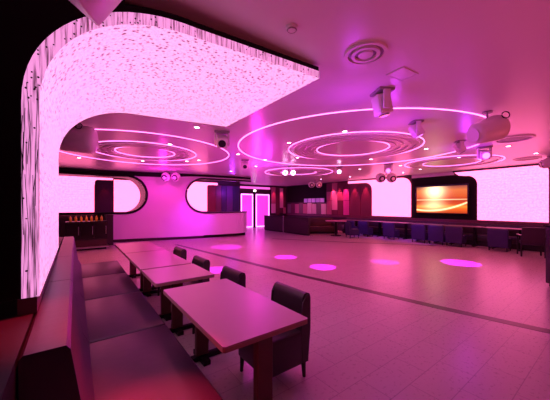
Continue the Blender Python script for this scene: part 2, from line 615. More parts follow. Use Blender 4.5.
wall_panel_y('lightbox', [(1.48, 1.2), (2.75, 1.2), (2.75, 2.82), (1.48, 2.82)], YBAR - .08, YBAR - .002, M['panel_far'], 'glowing white panel closed by the round end of the left bar opening', 'lightbox', 'glowing panels behind the bar')
wall_panel_y('lightbox', [(4.0, 1.1), (6.1, 1.1), (6.1, 2.6), (6.2, 2.74), (6.4, 2.80), (6.75, 2.80), (6.75, 2.92), (4.0, 2.92)], YBAR - .08, YBAR - .002, M['panel_far'], 'glowing white panel with rounded left end above the curved bar counter', 'lightbox', 'glowing panels behind the bar')
tag(MB().prism(rounded(.72, 1.46, 1.2, 2.77, .12, 'tltr'), YBAR - .2, YBAR - .085, 'y').build('wall_board', M['dark_wall'], smooth=None), 'dark maroon board under a red spot between two glowing panels', 'wall board')
for x0, x1, key, lab in ((6.1, 6.6, (.20, .02, .04), 'red board'), (6.62, 6.95, (.16, .05, .07), 'rosy board'), (6.97, 7.3, (.05, .02, .09), 'dark violet board'), (7.32, 7.7, (.12, .04, .16), 'lilac board'), (7.72, 8.18, (.03, .015, .09), 'indigo board')):
    tag(MB().prism(rounded(x0, x1, .9, 2.78, .1, 'tl' if x0 < 6.2 else ''), YBAR - .16, YBAR - .085, 'y').build('wall_board', mat(lab.replace(' ', '_'), key, .45), smooth=None), lab + ' on the wall behind the curved bar counter', 'wall board', 'coloured boards behind the bar')

# ------------------------------------------------------------------ glowing wall and canopy at the near left
YN, YF = 2.0, 4.18
XW, ZB = -.16, 1.09
ca, cb, ccx, ccz = .9, .71, .74, 2.17
inner = [(XW, ZB), (XW, 1.6), (XW, ccz)]
for i in range(1, 21):
    a = PI / 2 * i / 20
    inner.append((ccx - ca * math.cos(a) ** (2 / 2.15), ccz + cb * math.sin(a) ** (2 / 2.15)))
for i in range(1, 9):
    t = i / 8
    inner.append((ccx + (2.08 - ccx) * t, ccz + cb + t * (2.95 - ccz - cb)))
def offset(path, d):
    out = []
    for i, p in enumerate(path):
        a = Vector(path[max(i - 1, 0)]); c = Vector(path[min(i + 1, len(path) - 1)])
        t = (c - a).normalized(); n = Vector((-t.y, t.x))
        q = Vector(p) + n * d
        out.append((q.x, q.y))
    return out
arc = [0]
for p, q in zip(inner, inner[1:]):
    arc.append(arc[-1] + math.dist(p, q))
outer = offset(inner, .075)
outer[0] = (outer[0][0], ZB)
can = thing('light_canopy', 'huge glowing crystal wall curving into a canopy above the plum bench', 'light canopy', (0, 0, 0))
# inner glowing lining
m = MB()
NV = 10
g = [[m.bm.verts.new((p[0], YN + (YF - YN) * j / NV, p[1])) for j in range(NV + 1)] for p in inner]
uvl = m.bm.loops.layers.uv.new('UVMap')
for i in range(len(inner) - 1):
    for j in range(NV):
        f = m.bm.faces.new([g[i][j], g[i + 1][j], g[i + 1][j + 1], g[i][j + 1]])
        for lp, (ii, jj) in zip(f.loops, ((i, j), (i + 1, j), (i + 1, j + 1), (i, j + 1))):
            lp[uvl].uv = (arc[ii], (YF - YN) * jj / NV)
o = m.build('glowing_lining', M['panel_near'], can, smooth=60)
# edge faces toward the camera and at the canopy end
m = MB()
uvl = m.bm.loops.layers.uv.new('UVMap')
for yy in (YN, YF):
    A = [m.bm.verts.new((p[0], yy, p[1])) for p in inner]
    B = [m.bm.verts.new((p[0], yy, p[1])) for p in outer]
    for i in range(len(inner) - 1):
        f = m.bm.faces.new([A[i], B[i], B[i + 1], A[i + 1]])
        for lp, uvv in zip(f.loops, ((arc[i], 0), (arc[i], .08), (arc[i + 1], .08), (arc[i + 1], 0))):
            lp[uvl].uv = uvv
(ax, az), (bx, bz) = inner[-1], outer[-1]
q = [m.bm.verts.new(v) for v in ((ax, YN, az), (bx, YN, bz), (bx, YF, bz), (ax, YF, az))]
f = m.bm.faces.new(q)
for lp, uvv in zip(f.loops, ((0, 0), (0, .08), (YF - YN, .08), (YF - YN, 0))):
    lp[uvl].uv = uvv
m.build('string_edge', M['panel_edge'], can, smooth=60)
# black casing behind it
shell = [(p[0], p[1]) for p in outer]
top = offset(outer, .045)
top[0] = (top[0][0], ZB)
def sheet(m, P, Q, y0, y1):
    """solid between two matching outlines P and Q, swept from y0 to y1"""
    rows = [[m.bm.verts.new(v) for v in ((p[0], y0, p[1]), (q[0], y0, q[1]), (q[0], y1, q[1]), (p[0], y1, p[1]))] for p, q in zip(P, Q)]
    for A, B in zip(rows, rows[1:]):
        for k in range(4):
            m.bm.faces.new([A[k], B[k], B[(k + 1) % 4], A[(k + 1) % 4]])
    m.bm.faces.new(rows[0]); m.bm.faces.new(rows[-1][::-1])
m = MB()
sheet(m, shell, top, YN + .004, YF - .004)
kk = [i for i in range(len(top)) if top[i][0] <= .32]
sheet(m, [top[i] for i in kk] + [(top[kk[-1]][0], ZC)], [(-.85, top[i][1]) for i in kk] + [(-.85, ZC)], YN + .004, YF - .004)
m.build('casing', M['black'], can, smooth=None)
# rope of dark twigs and beads hanging on the front edge
tw = MB()
random.seed(3)
for s0 in range(10):
    x0 = XW - .008 - random.random() * .06
    z0 = ZB + random.random() * .8
    l = .25 + random.random() * .5
    tw.tube([(x0, YN - .004, z0), (x0 + random.uniform(-.02, .02), YN - .004, z0 + l * .5), (max(-.23, min(XW - .006, x0 + random.uniform(-.03, .03))), YN - .004, z0 + l)], .0016, 5)
tw.build('twig_strings', M['trim'], can)
bd = MB()
for i in range(60):
    k = random.randrange(len(inner) - 1)
    t = random.random(); w = random.random() * .85 + .07
    x = (inner[k][0] * (1 - t) + inner[k + 1][0] * t) * (1 - w) + (outer[k][0] * (1 - t) + outer[k + 1][0] * t) * w
    z = (inner[k][1] * (1 - t) + inner[k + 1][1] * t) * (1 - w) + (outer[k][1] * (1 - t) + outer[k + 1][1] * t) * w
    bd.sphere((x, YN - .004, z), .004 + random.random() * .002, 6)
o = bd.build('beads', M['trim'], can)
o['kind'] = 'stuff'
MB().box(-.25, XW - .01, YN - .003, YF, 1.0, ZB).build('plinth', mat('plinth_paint', (.13, .08, .10), .5), can)

# low wall the glowing wall stands on
structure(MB().box(-1.3, -.185, .25, 6.5, 0, 1.0).build('wall_low', mat('low_wall', (.022, .014, .018), .5), smooth=None))

# ------------------------------------------------------------------ banquette (four modules)
def bench(y0, y1, label):
    t = thing('banquette_bench', label, 'bench', (.3, (y0 + y1) / 2, 0), 0, 'plum banquette modules along the glowing wall')
    h = (y1 - y0) / 2 - .004
    c = .3
    MB().rbox(.06 - c, .71 - c, -h, h, .22, .455, .022, 3).build('seat', M['bench'], t)
    m = MB().prism([(.12 - c, .40), (.05 - c, .55), (-.015 - c, .985), (-.03 - c, 1.005), (-.165 - c, 1.005), (-.178 - c, .99), (-.178 - c, .2), (.12 - c, .2)], -h, h, 'y')
    m.build('backrest', M['bench'], t, smooth=25)
    MB().box(-.16 - c, .63 - c, -h, h, 0, .22).build('plinth', M['bench_base'], t)
    return t
bench(1.44, 2.72, 'plum leather bench module nearest the camera, washed with red light')
bench(2.72, 3.97, 'plum leather bench module second from the camera, beside the first table')
bench(3.97, 5.22, 'plum leather bench module third from the camera')
bench(5.22, 6.45, 'plum leather bench module at the far end of the row')

# ------------------------------------------------------------------ near tables
def table(y0, y1, label, group='pale tables in a row before the bench', x0=.70, x1=1.385, z=.75, posts=2):
    cx, cy = (x0 + x1) / 2, (y0 + y1) / 2
    t = thing('dining_table', label, 'table', (cx, cy, 0), 0, group)
    w, l = (x1 - x0) / 2, (y1 - y0) / 2
    e = .014
    MB().prism([(-w + e, -l), (w - e, -l), (w, -l + e), (w, l - e), (w - e, l), (-w + e, l), (-w, l - e), (-w, -l + e)], z - .012, z, 'z').build('table_top', M['table_top'], t, smooth=None)
    MB().prism([(-w + e, -l), (w - e, -l), (w, -l + e), (w, l - e), (w - e, l), (-w + e, l), (-w, l - e), (-w, -l + e)], z - .038, z - .012, 'z').build('edge_band', M['table_edge'], t, smooth=None)
    ys = [-l + .095, l - .14] if posts == 2 else [0]
    for y in ys:
        MB().rbox(-.065, .065, y - .03, y + .03, .05, z - .038, .006, 1).build('post', M['post'], t)
        f = MB().rbox(-.25, .25, y - .035, y + .035, .0, .05, .012, 2)
        f.rbox(-.035, .035, y - .15, y + .15, .0, .045, .012, 2)
        f.build('foot', M['iron'], t)
    return t
table(1.465, 2.84, 'large pale table nearest the camera with reddish post', x0=.71, x1=1.41)
table(3.10, 3.86, 'short pale table between the nearest and the far tables', posts=1)
table(3.92, 5.38, 'long pale table third from the camera')
table(5.41, 6.86, 'long pale table farthest along the bench, toward the bar')

# ------------------------------------------------------------------ chairs
def chair_parts(t, up, leg, s=1.0):
    """faces -x; back at +x"""
    w = .245 * s
    MB().rbox(-.24, .17, -w, w, .14, .45, .025, 3).build('seat', up, t)
    m = MB().prism([(.15, .14), (.15, .46), (.185, .70), (.18, .745), (.20, .775), (.235, .785), (.268, .77), (.28, .735), (.265, .45), (.25, .14)], -w, w, 'y')
    es = [e for e in m.bm.edges if abs(abs(e.verts[0].co.y) - w) < 1e-5 and abs(e.verts[0].co.y - e.verts[1].co.y) < 1e-5]
    bmesh.ops.bevel(m.bm, geom=es, offset=.016, segments=2, affect='EDGES')
    m.build('backrest', up, t, smooth=50)
    for x in (-.205, .205):
        for y in (-w + .035, w - .035):
            dx = .01 if x > 0 else -.01
            MB().tube([(x, y, .16), (x + dx, y, 0)], [.024, .016], 8).build('leg', leg, t)
    return t
c0 = chair_parts(thing('dining_chair', 'dark leather chair pulled up to the nearest table', 'chair', (1.505, 2.06, 0), 0, 'dark chairs along the tables'), M['chair'], M['chair_leg'])
for x, y, lab in ((1.40, 3.08, 'dark leather chair between the nearest and the short table'),
                  (1.36, 4.07, 'dark leather chair just beyond the short table, third from the camera'),
                  (1.40, 5.25, 'dark leather chair farthest away, beside the farthest table')):
    copy_tree(c0, (x, y, 0), lab)

# ------------------------------------------------------------------ concentric ring lights on the ceiling
def arc_pts(r, a0, a1, n):
    return [(r * math.cos(a0 + (a1 - a0) * i / n), r * math.sin(a0 + (a1 - a0) * i / n)) for i in range(n + 1)]
def ring_mesh(r0, r1, z0, z1, n=96):
    m = MB()
    V = [[m.bm.verts.new((r * math.cos(2 * PI * k / n), r * math.sin(2 * PI * k / n), z)) for k in range(n)] for r, z in ((r0, z0), (r1, z0), (r1, z1), (r0, z1))]
    for q in range(4):
        A, B = V[q], V[(q + 1) % 4]
        for k in range(n):
            k2 = (k + 1) % n
            m.bm.faces.new([A[k], B[k], B[k2], A[k2]])
    return m
def ring_set(cx, cy, leds, coves, label, w=.013):
    t = thing('ring_light', label, 'ceiling light', (cx, cy, ZC), 0, 'concentric ring lights on the ceiling')
    for r in leds:
        ww = w if r > 2 else w * .72
        ring_mesh(r - ww / 2, r + ww / 2, -.010, 0).build('light_strip', M['led'], t, smooth=40)
    for i, (r0, r1, d) in enumerate(coves):
        ring_mesh(r0, r1, -d, 0).build('cove_ring', M['ceiling'], t, smooth=40)
    return t
ring_set(5.89, 4.48, (2.99, 1.68, .92), [(1.0, 1.07, .03), (1.17, 1.24, .03), (1.34, 1.41, .03), (1.51, 1.58, .03)], 'largest set of glowing ceiling rings, over the middle of the dance floor')
ring_set(1.61, 8.26, (2.31, 1.36, .76), [(.85, .91, .03), (1.0, 1.06, .03), (1.15, 1.21, .03)], 'glowing ceiling rings at the left, above the way to the bar', .010)
ring_set(8.11, 9.09, (1.52, .80), [(.9, .96, .03), (1.1, 1.16, .03), (1.3, 1.36, .03)], 'small glowing ceiling rings far back, toward the patchwork wall', .010)
ring_set(10.55, 3.85, (1.45, .85), [(.95, 1.02, .03), (1.29, 1.36, .03)], 'glowing ceiling rings at the right, before the big screen', .010)

# ------------------------------------------------------------------ ceiling fittings
def aim_rot(v):
    return Vector(v).to_track_quat('Z', 'Y').to_matrix().to_4x4()
def moving_head(x, y, rz, label, lit='lens', s=1.0, tilt=50):
    t = thing('moving_head', label, 'stage light', (x, y, ZC), rz, 'moving head lights under the ceiling')
    MB().rbox(-.13 * s, .13 * s, -.10 * s, .10 * s, -.03 * s, 0, .008, 2).build('base', M['lamp_grey'], t)
    for q in (-1, 1):
        MB().rbox(q * .115 * s - .018, q * .115 * s + .018, -.045 * s, .045 * s, -.25 * s, -.02 * s, .01, 2).build('yoke_arm', M['lamp_white'], t)
    R = Matrix.Translation((0, 0, -.17 * s)) @ Matrix.Rotation(math.radians(-tilt), 4, 'X')
    h = MB().rbox(-.09 * s, .09 * s, -.09 * s, .09 * s, -.13 * s, .12 * s, .025 * s, 3)
    hd = h.move(R).build('head', M['lamp_white'], t)
    MB().lathe([(.062 * s, -.128 * s), (.066 * s, -.142 * s), (.05 * s, -.142 * s), (0, -.139 * s)], 20).move(R).build('lens', M[lit], hd)
    return t
# rz turns the lens (-y at zero turn) about the vertical
moving_head(3.23, 1.98, math.radians(60), 'largest white moving head light, on the outer ring of the main set', s=1.05, tilt=12)
moving_head(4.90, 2.34, math.radians(50), 'white moving head light right of the main middle ring', 'lens_violet', .9, 30)
moving_head(2.40, 5.02, math.radians(-25), 'white moving head light by the corner of the glowing canopy', 'lens', 1.15, 60)
moving_head(8.42, 2.30, math.radians(-60), 'violet moving head light behind the fat drum projector', 'lens_violet', 1.15, 70)
moving_head(9.10, 5.33, math.radians(-60), 'violet moving head light above the twin globe lamp at right', 'lens_violet', 1.1, 60)
moving_head(7.19, 2.43, math.radians(40), 'small dark moving head light left of the fat drum projector', 'lens', .9, 30)
moving_head(4.50, 7.69, math.radians(-30), 'small moving head light left of the far small rings', 'lens', 1.0, 60)
moving_head(8.20, 6.85, math.radians(-45), 'moving head light shining white in front of the screen wall', 'lens_lit', 1.05, 75)

def twin(x, y, label, lit='lens', r=.13, drop=.16, rz=-TH):
    t = thing('twin_globe_lamp', label, 'ceiling lamp', (x, y, ZC), rz, 'twin globe lamps')
    MB().lathe([(0, 0), (.06, 0), (.06, -.02), (.012, -.03), (.012, -drop)], 16).build('stem', M['lamp_grey'], t)
    MB().tube([(-r * 1.15, 0, -drop), (r * 1.15, 0, -drop)], .012, 8).build('crossbar', M['lamp_grey'], t)
    for q in (-1, 1):
        g = MB().sphere((q * r * 1.15, 0, -drop - r * .6), r, 20).build('globe', M['lamp_white'], t, smooth=80)
        MB().lathe([(r * .62, r * .80), (r * .66, r * .86), (r * .5, r * .92), (0, r * .92)], 18).move(Matrix.Translation((q * r * 1.15, 0, -drop - r * .6)) @ aim_rot((0, -1, -.35))).build('lens', M[lit], g)
    return t
twin(3.30, 11.9, 'twin globe lamp in front of the magenta bar wall', r=.19)
twin(11.3, 11.2, 'twin globe lamp before the dark niche at the back', r=.19)
twin(10.0, 5.95, 'twin globe lamp in front of the middle glowing wall panel', r=.19, drop=.28)
twin(6.53, 7.86, 'twin globe lamp shining white inside the far small rings', 'lens_lit', r=.13)

RV = Vector((math.cos(TH), -math.sin(TH), 0))
FV = Vector((math.sin(TH), math.cos(TH), 0))
def drum(loc, axis, r0, r1, ln, label, name='drum_projector', drop=.12, lens='lens'):
    t = thing(name, label, 'projector', (loc[0], loc[1], ZC), 0)
    ax = Vector(axis).normalized()
    cz = loc[2] - ZC
    R = Matrix.Translation((0, 0, cz)) @ aim_rot(ax)
    prof = [(0, -ln * .5), (r0 * .55, -ln * .5), (r0 * .85, -ln * .46), (r0, -ln * .36), (r1, ln * .30), (r1 * .97, ln * .40), (r1 * .80, ln * .49), (r1 * .5, ln * .5), (0, ln * .5)]
    b = MB().lathe(prof, 28).move(R).build('housing', M['lamp_white'], t, smooth=60)
    MB().lathe([(r0 * .62, -ln * .505), (r0 * .66, -ln * .53), (r0 * .45, -ln * .53), (0, -ln * .52)], 24).move(R).build('lens', M[lens], b)
    MB().tube([(0, 0, 0), (0, 0, cz + r1 * .8)], .014, 8).build('stem', M['lamp_grey'], t)
    MB().lathe([(0, 0), (.07, 0), (.07, -.018), (0, -.018)], 16).build('ceiling_plate', M['lamp_grey'], t)
    pts = [Vector((0, 0, cz)) + RV * .16 + Vector((0, 0, .20)) - FV * .16 + RV * (.06 * math.cos(a)) + Vector((0, 0, .05 * math.sin(a))) for a in [2 * PI * k / 20 for k in range(20)]]
    MB().tube(pts, .008, 6, closed=True).build('safety_ring', M['iron'], t)
    return t
drum((5.30, 1.41, 2.80), RV * .95 + Vector((0, 0, .30)) + FV * .1, .17, .205, .50, 'fat pale drum projector hanging at the upper right', lens='lamp_white')
drum((11.7, 1.55, 2.92), -FV * .4 + RV * .9 + Vector((0, 0, .25)), .14, .17, .45, 'pale drum projector at the right edge above the large wall panel')
drum((.02, 6.2, 2.83), RV * .9 + FV * .3, .22, .255, .62, 'dusky drum projector seen under the canopy curve')

# loudspeaker hanging in front of the canopy, close to the camera
sp = thing('hanging_loudspeaker', 'pale boxy loudspeaker hanging at the top left before the canopy', 'loudspeaker', (.01, 1.345, ZC))
R = Matrix.Translation((0, 0, -.49)) @ Matrix.Rotation(math.radians(-12), 4, 'Z') @ Matrix.Rotation(math.radians(38), 4, 'Y') @ Matrix.Rotation(math.radians(14), 4, 'X')
cb_ = MB().rbox(-.15, .15, -.13, .13, -.15, .15, .012, 2).move(R).build('cabinet', M['lamp_white'], sp)
MB().rbox(-.13, .13, -.138, -.13, -.13, .13, .003, 1).move(R).build('grille', M['grille'], cb_)
MB().tube([(0, 0, 0), (0, 0, -.4)], .018, 8).build('stem', M['lamp_grey'], sp)

# round grille, flat discs, detector, hatch
def vent(x, y, r, label, rings=3):
    t = thing('ceiling_vent', label, 'vent', (x, y, ZC))
    ring_mesh(r * .84, r, -.022, 0, 48).build('outer_ring', M['grille_ring'], t, smooth=40)
    MB().lathe([(0, 0), (r * .84, 0), (r * .84, -.006), (0, -.006)], 40).build('backing', M['grille'], t, smooth=40)
    if rings > 1:
        ring_mesh(r * .52, r * .68, -.028, 0, 40).build('middle_ring', M['grille_ring'], t, smooth=40)
        MB().lathe([(0, -.03), (r * .34, -.026), (r * .36, 0), (0, 0)], 32).build('centre_disc', M['grille_ring'], t, smooth=40)
    return t
vent(2.29, 1.58, .20, 'round grey ceiling vent with rings nearest the camera')
vent(7.90, 1.62, .36, 'dark flat round ceiling vent right of the fat drum projector', 1)
vent(11.6, 2.05, .34, 'dark flat round ceiling vent above the large wall panel', 1)
t = thing('smoke_detector', 'small round smoke detector on the ceiling near the canopy corner', 'smoke detector', (1.46, 1.72, ZC))
MB().lathe([(0, 0), (.05, 0), (.05, -.015), (.035, -.03), (0, -.034)], 24).build('body', M['lamp_white'], t)
MB().lathe([(.036, -.028), (.04, -.022), (.042, -.026), (.036, -.034)], 24).build('slot', M['grille'], t)
t = thing('access_hatch', 'small rectangular hatch in the ceiling right of the round vent', 'hatch', (2.99, 1.58, ZC), math.radians(-5))
ht = MB().box(-.13, .13, -.09, .09, -.008, 0).build('cover', M['ceiling'], t)
fr = MB()
fr.box(-.145, .145, -.105, -.09, -.012, 0).box(-.145, .145, .09, .105, -.012, 0).box(-.145, -.13, -.09, .09, -.012, 0).box(.13, .145, -.09, .09, -.012, 0)
fr.build('frame', M['grille_ring'], t)

# recessed downlights
DOTS = [
 (-.20, 8.67, 'leftmost downlight, by the left end of the left ring set'),
 (.10, 10.4, 'downlight left of the left rings, nearest the glowing panel behind the bar'),
 (1.82, 9.86, 'downlight at the near bar side of the left outer ring'),
 (1.86, 6.78, 'downlight on the middle ring of the left set'),
 (3.03, 9.03, 'downlight inside the right end of the left outer ring, farther of two'),
 (1.87, 5.00, 'downlight under the far edge of the glowing canopy'),
 (3.28, 8.60, 'downlight inside the right end of the left outer ring, nearer of two'),
 (3.81, 6.91, 'downlight between the left ring set and the largest ring'),
 (4.98, 7.21, 'downlight on the far left curve of the largest ring'),
 (5.57, 9.44, 'downlight above the bar end, left of two'),
 (5.52, 8.61, 'downlight left of the far small rings'),
 (5.45, 10.51, 'small far downlight in front of the curved counter'),
 (4.09, 4.92, 'downlight left of the middle ring of the largest set'),
 (5.57, 6.30, 'downlight on the lower left of the main middle ring'),
 (4.36, 3.49, 'downlight at the top of the main middle ring'),
 (7.67, 5.09, 'downlight beyond the right of the main middle ring'),
 (9.41, 6.76, 'downlight before the dark red wall at right'),
 (11.2, 10.64, 'downlight close to the patchwork columns'),
 (11.52, 8.88, 'downlight close to the dark red-lit wall'),
 (7.42, 3.28, 'downlight between the main rings and the right rings'),
 (9.55, 3.25, 'downlight inside the right ring set'),
 (9.75, 5.22, 'downlight at the left end of the right ring set'),
 (11.42, 5.28, 'downlight above the large screen'),
 (12.0, 6.3, 'downlight near the wall left of the large screen'),
 (10.58, 1.68, 'downlight near the right edge above the large wall panel'),
 (8.76, 1.90, 'pale round downlight right of the drum projector'),
]
dl0 = None
for i, (x, y, lab) in enumerate(DOTS):
    if dl0 is None:
        dl0 = thing('downlight', lab, 'downlight', (x, y, ZC), 0, 'recessed downlights')
        ring_mesh(.045, .065, -.01, 0, 20).build('bezel', M['lamp_white'], dl0, smooth=40)
        MB().lathe([(0, 0), (.045, 0), (.045, -.012), (0, -.016)], 16).build('bulb', M['downlight'], dl0)
    else:
        copy_tree(dl0, (x, y, ZC), lab)
    lamp('downlight_beam', 'SPOT', (x, y, ZC - .03), DOWN_RGB, DOWN_W, (x, y, 0), math.radians(150), 1.0, .06)

# ------------------------------------------------------------------ right wall: glowing panels, screen, seats
def wall_panel_x(name, pts, x0, x1, material, label, cat, group=None):
    m = MB().prism(pts, x0, x1, 'x')
    o = m.build(name, material, smooth=None)
    uv_from(o, lambda c: (c.y, c.z))
    return tag(o, label, cat, group)
def arc2(cx, cz, r, a0, a1, n=8):
    return [(cx + r * math.cos(math.radians(a0 + (a1 - a0) * i / n)), cz + r * math.sin(math.radians(a0 + (a1 - a0) * i / n))) for i in range(n + 1)]
# outlines in (y, z); the strip along the top reaches leftward (greater y)
mid = [(8.76, 1.03), (6.63, 1.03)] + arc2(6.63 + .42, 3.0 - .42, .42, 180, 90) + [(10.4, 3.05), (10.4, 2.93), (9.2, 2.90)] + arc2(8.76 + .45, 2.90 - .45, .45, 90, 180)[1:]
wall_panel_x('lightbox', mid, WR - .10, WR - .02, M['panel_far'], 'glowing white wall panel left of the large screen', 'lightbox', 'glowing panels on the right wall')
right = [(3.87, 1.0), (1.80, 1.0)] + arc2(1.80 + .2, 3.03 - .2, .2, 180, 90) + [(4.70, 3.03), (4.55, 2.90), (4.3, 2.86)] + arc2(3.87 + .38, 2.86 - .38, .38, 90, 180)[1:]
wall_panel_x('lightbox', right, WR - .10, WR - .02, M['panel_far'], 'largest glowing white wall panel, right of the large screen', 'lightbox', 'glowing panels on the right wall')
# headers and dark borders
structure(MB().box(WR - .16, WR, 1.2, 4.75, 3.035, ZC).build('trim_6', M['trim'], smooth=None))
structure(MB().box(WR - .16, WR, 6.6, 10.45, 3.055, ZC).build('trim_7', M['trim'], smooth=None))
structure(MB().box(WR - .12, WR, -1.0, 16.3, .86, .98).build('trim_8', mat('rail_paint', (.16, .05, .08), .4), smooth=None))
# screen
tv = thing('wall_screen', 'large flat screen showing an orange sunset on the right wall', 'screen', (WR - .10, 5.255, 1.86))
sc = MB().box(-.03, 0, -1.045, 1.045, -.60, .60).build('display', M['screen'], tv, smooth=None)
uv_from(sc, lambda c: ((1.045 - c.y) / 2.09, (c.z + .6) / 1.2))
fr = MB()
fr.box(-.05, .06, -1.11, 1.11, .60, .67).box(-.05, .06, -1.11, 1.11, -.67, -.60).box(-.05, .06, -1.11, -1.045, -.60, .60).box(-.05, .06, 1.045, 1.11, -.60, .60)
fr.build('bezel', M['black_gloss'], tv, smooth=None)
MB().box(0, .08, -1.05, 1.05, -.6, .6).build('back_cover', M['black'], tv, smooth=None)
structure(MB().prism([(6.60, .98)] + [(6.60, 2.88), (6.2, 2.93), (4.6, 2.90)] + arc2(3.9 + .34, 2.84 - .34, .34, 90, 180) + [(3.90, .98)], WR - .018, WR, 'x').build('trim_9', M['black'], smooth=None))
structure(MB().box(WR - .02, WR, 4.75, 6.6, 2.94, ZC).build('trim_10', M['white_paint'], smooth=None))
# dark boards lit by red spots between the panel and the patchwork
M['maroon'] = mat('maroon_board', (.17, .04, .08), .5)
for i, (y0, y1) in enumerate(((8.82, 9.55), (9.57, 10.33))):
    tag(MB().box(WR - .05, WR - .001, y0, y1, .99, 2.87).build('wall_board', M['maroon'], smooth=None), ('maroon wall board beside the middle glowing panel', 'maroon wall board beside the patchwork columns')[i], 'wall board', 'maroon boards under red spots')

# patchwork wall panels
PALE = mat('pale_felt', (.85, .62, .66), .7); ROSE = mat('rose_felt', (.55, .2, .28), .7)
WINE = mat('wine_felt', (.16, .04, .07), .7); GREY = mat('grey_felt', (.20, .13, .16), .7); HOT = mat('fuchsia_felt', (.7, .12, .5), .7)
def patch(axis, a0, a1, z0, z1, material, label):
    if axis == 'x':
        b = MB().rbox(WR - .05, WR - .002, a0 + .008, a1 - .008, z0 + .008, z1 - .008, .01, 1)
    else:
        b = MB().rbox(a0 + .008, a1 - .008, YB - .05, YB - .002, z0 + .008, z1 - .008, .01, 1)
    tag(b.build('felt_panel', material), label, 'wall panel', 'patchwork felt wall panels')
ys = [10.36, 10.82, 11.28, 11.74, 12.2]
names = ['fourth', 'third', 'second', 'first']
cols = [((1.0, 1.9, HOT), (1.9, 2.6, HOT), (2.6, 3.05, WINE)), ((1.0, 1.9, WINE), (1.9, 2.45, ROSE), (2.45, 3.05, WINE)),
        ((1.0, 1.3, WINE), (1.3, 2.55, PALE), (2.55, 3.05, ROSE)), ((1.0, 1.9, ROSE), (1.9, 2.5, ROSE), (2.5, 3.05, WINE))]
lev = ['lowest', 'middle', 'topmost']
cn = {id(PALE): 'pale', id(ROSE): 'rose', id(WINE): 'wine', id(GREY): 'grey', id(HOT): 'fuchsia'}
for i, c in enumerate(cols):
    for j, (z0, z1, mm) in enumerate(c):
        patch('x', ys[i], ys[i + 1], z0, z1, mm, f'{cn[id(mm)]} felt panel, {lev[j]} in the {names[i]} tall patchwork column right of the dark niche')
low = [PALE, GREY, PALE, PALE, ROSE, GREY, ROSE, WINE, GREY]
yl = [12.24 + i * .45 for i in range(10)]
lown = ['first', 'second', 'third', 'fourth', 'fifth', 'sixth', 'seventh', 'eighth', 'ninth']
for i, mm in enumerate(low):
    patch('x', yl[i], yl[i + 1], 1.0, 1.72 + (.06 if i % 2 else 0), mm, f'low {cn[id(mm)]} felt panel under the dark niche, {lown[i]} from its right end')
bx_ = [11.95, 12.35, 12.75, 13.1, 13.38]
bcols = [((1.0, 1.75, PALE), (1.75, 3.0, ROSE)), ((.9, 1.3, WINE), (1.3, 3.0, WINE)), ((1.0, 1.4, WINE), (1.4, 2.95, PALE)), ((.95, 1.45, ROSE), (1.45, 3.0, WINE))]
for i, c in enumerate(bcols):
    for j, (z0, z1, mm) in enumerate(c):
        patch('y', bx_[i], bx_[i + 1], z0, z1, mm, f'{cn[id(mm)]} felt panel, {("lower", "upper")[j]} of the {lown[i]} column right of the glowing door')
# dark niche with a violet lit strip
structure(MB().box(WR - .03, WR, 12.25, 16.3, 1.85, ZC).build('trim_11', M['black'], smooth=None))
t = thing('display_strip', 'row of small violet lit displays in the dark niche at the back', 'display', (WR - .03, 13.35, 1.95))
for i in range(5):
    MB().box(-.05, 0, -.95 + i * .40, -.62 + i * .40, -.14, .14).build('violet_display', M['violet_strip'], t)

# banquette along the right wall
wb = thing('wall_banquette', 'long dark bench along the right wall under the glowing panels', 'bench', (WR - .3, 5.9, 0), 0)
MB().rbox(-.30, .12, -5.0, 4.6, .20, .44, .03, 2).build('seat', M['chair'], wb)
MB().rbox(.12, .29, -5.0, 4.6, .20, .855, .03, 2).build('backrest', M['chair'], wb)
MB().box(-.24, .28, -4.98, 4.58, 0, .20).build('plinth', M['bench_base'], wb)
# tables before it
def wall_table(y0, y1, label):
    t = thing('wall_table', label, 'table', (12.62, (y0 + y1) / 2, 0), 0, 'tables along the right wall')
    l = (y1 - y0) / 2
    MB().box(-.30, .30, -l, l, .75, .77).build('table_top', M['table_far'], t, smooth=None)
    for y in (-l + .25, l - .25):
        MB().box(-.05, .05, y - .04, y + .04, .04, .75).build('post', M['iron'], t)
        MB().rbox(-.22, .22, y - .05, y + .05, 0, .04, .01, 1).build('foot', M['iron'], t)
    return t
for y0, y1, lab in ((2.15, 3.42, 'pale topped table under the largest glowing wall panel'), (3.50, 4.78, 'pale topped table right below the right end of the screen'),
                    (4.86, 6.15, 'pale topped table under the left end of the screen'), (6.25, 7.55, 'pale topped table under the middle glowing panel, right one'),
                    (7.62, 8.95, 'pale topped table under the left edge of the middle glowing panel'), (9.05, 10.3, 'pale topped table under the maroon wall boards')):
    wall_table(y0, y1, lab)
fc = None
for x, y, lab in ((12.05, 9.15, 'dark violet chair leftmost at the tables along the right wall'), (12.05, 8.30, 'dark violet chair under the left edge of the middle glowing panel'),
                  (12.05, 6.90, 'dark violet chair below the right half of the middle glowing panel'), (12.05, 5.55, 'dark violet chair below the left side of the screen'),
                  (12.05, 4.85, 'dark violet chair below the middle of the screen'), (12.05, 4.20, 'dark violet chair below the right side of the screen'),
                  (12.05, 2.85, 'dark chair below the left half of the largest glowing panel')):
    if fc is None:
        fc = chair_parts(thing('wall_side_chair', lab, 'chair', (x, y, 0), PI, 'chairs at the tables along the right wall'), M['chair_far'], M['chair_leg'], 1.15)
    else:
        copy_tree(fc, (x, y, 0), lab)
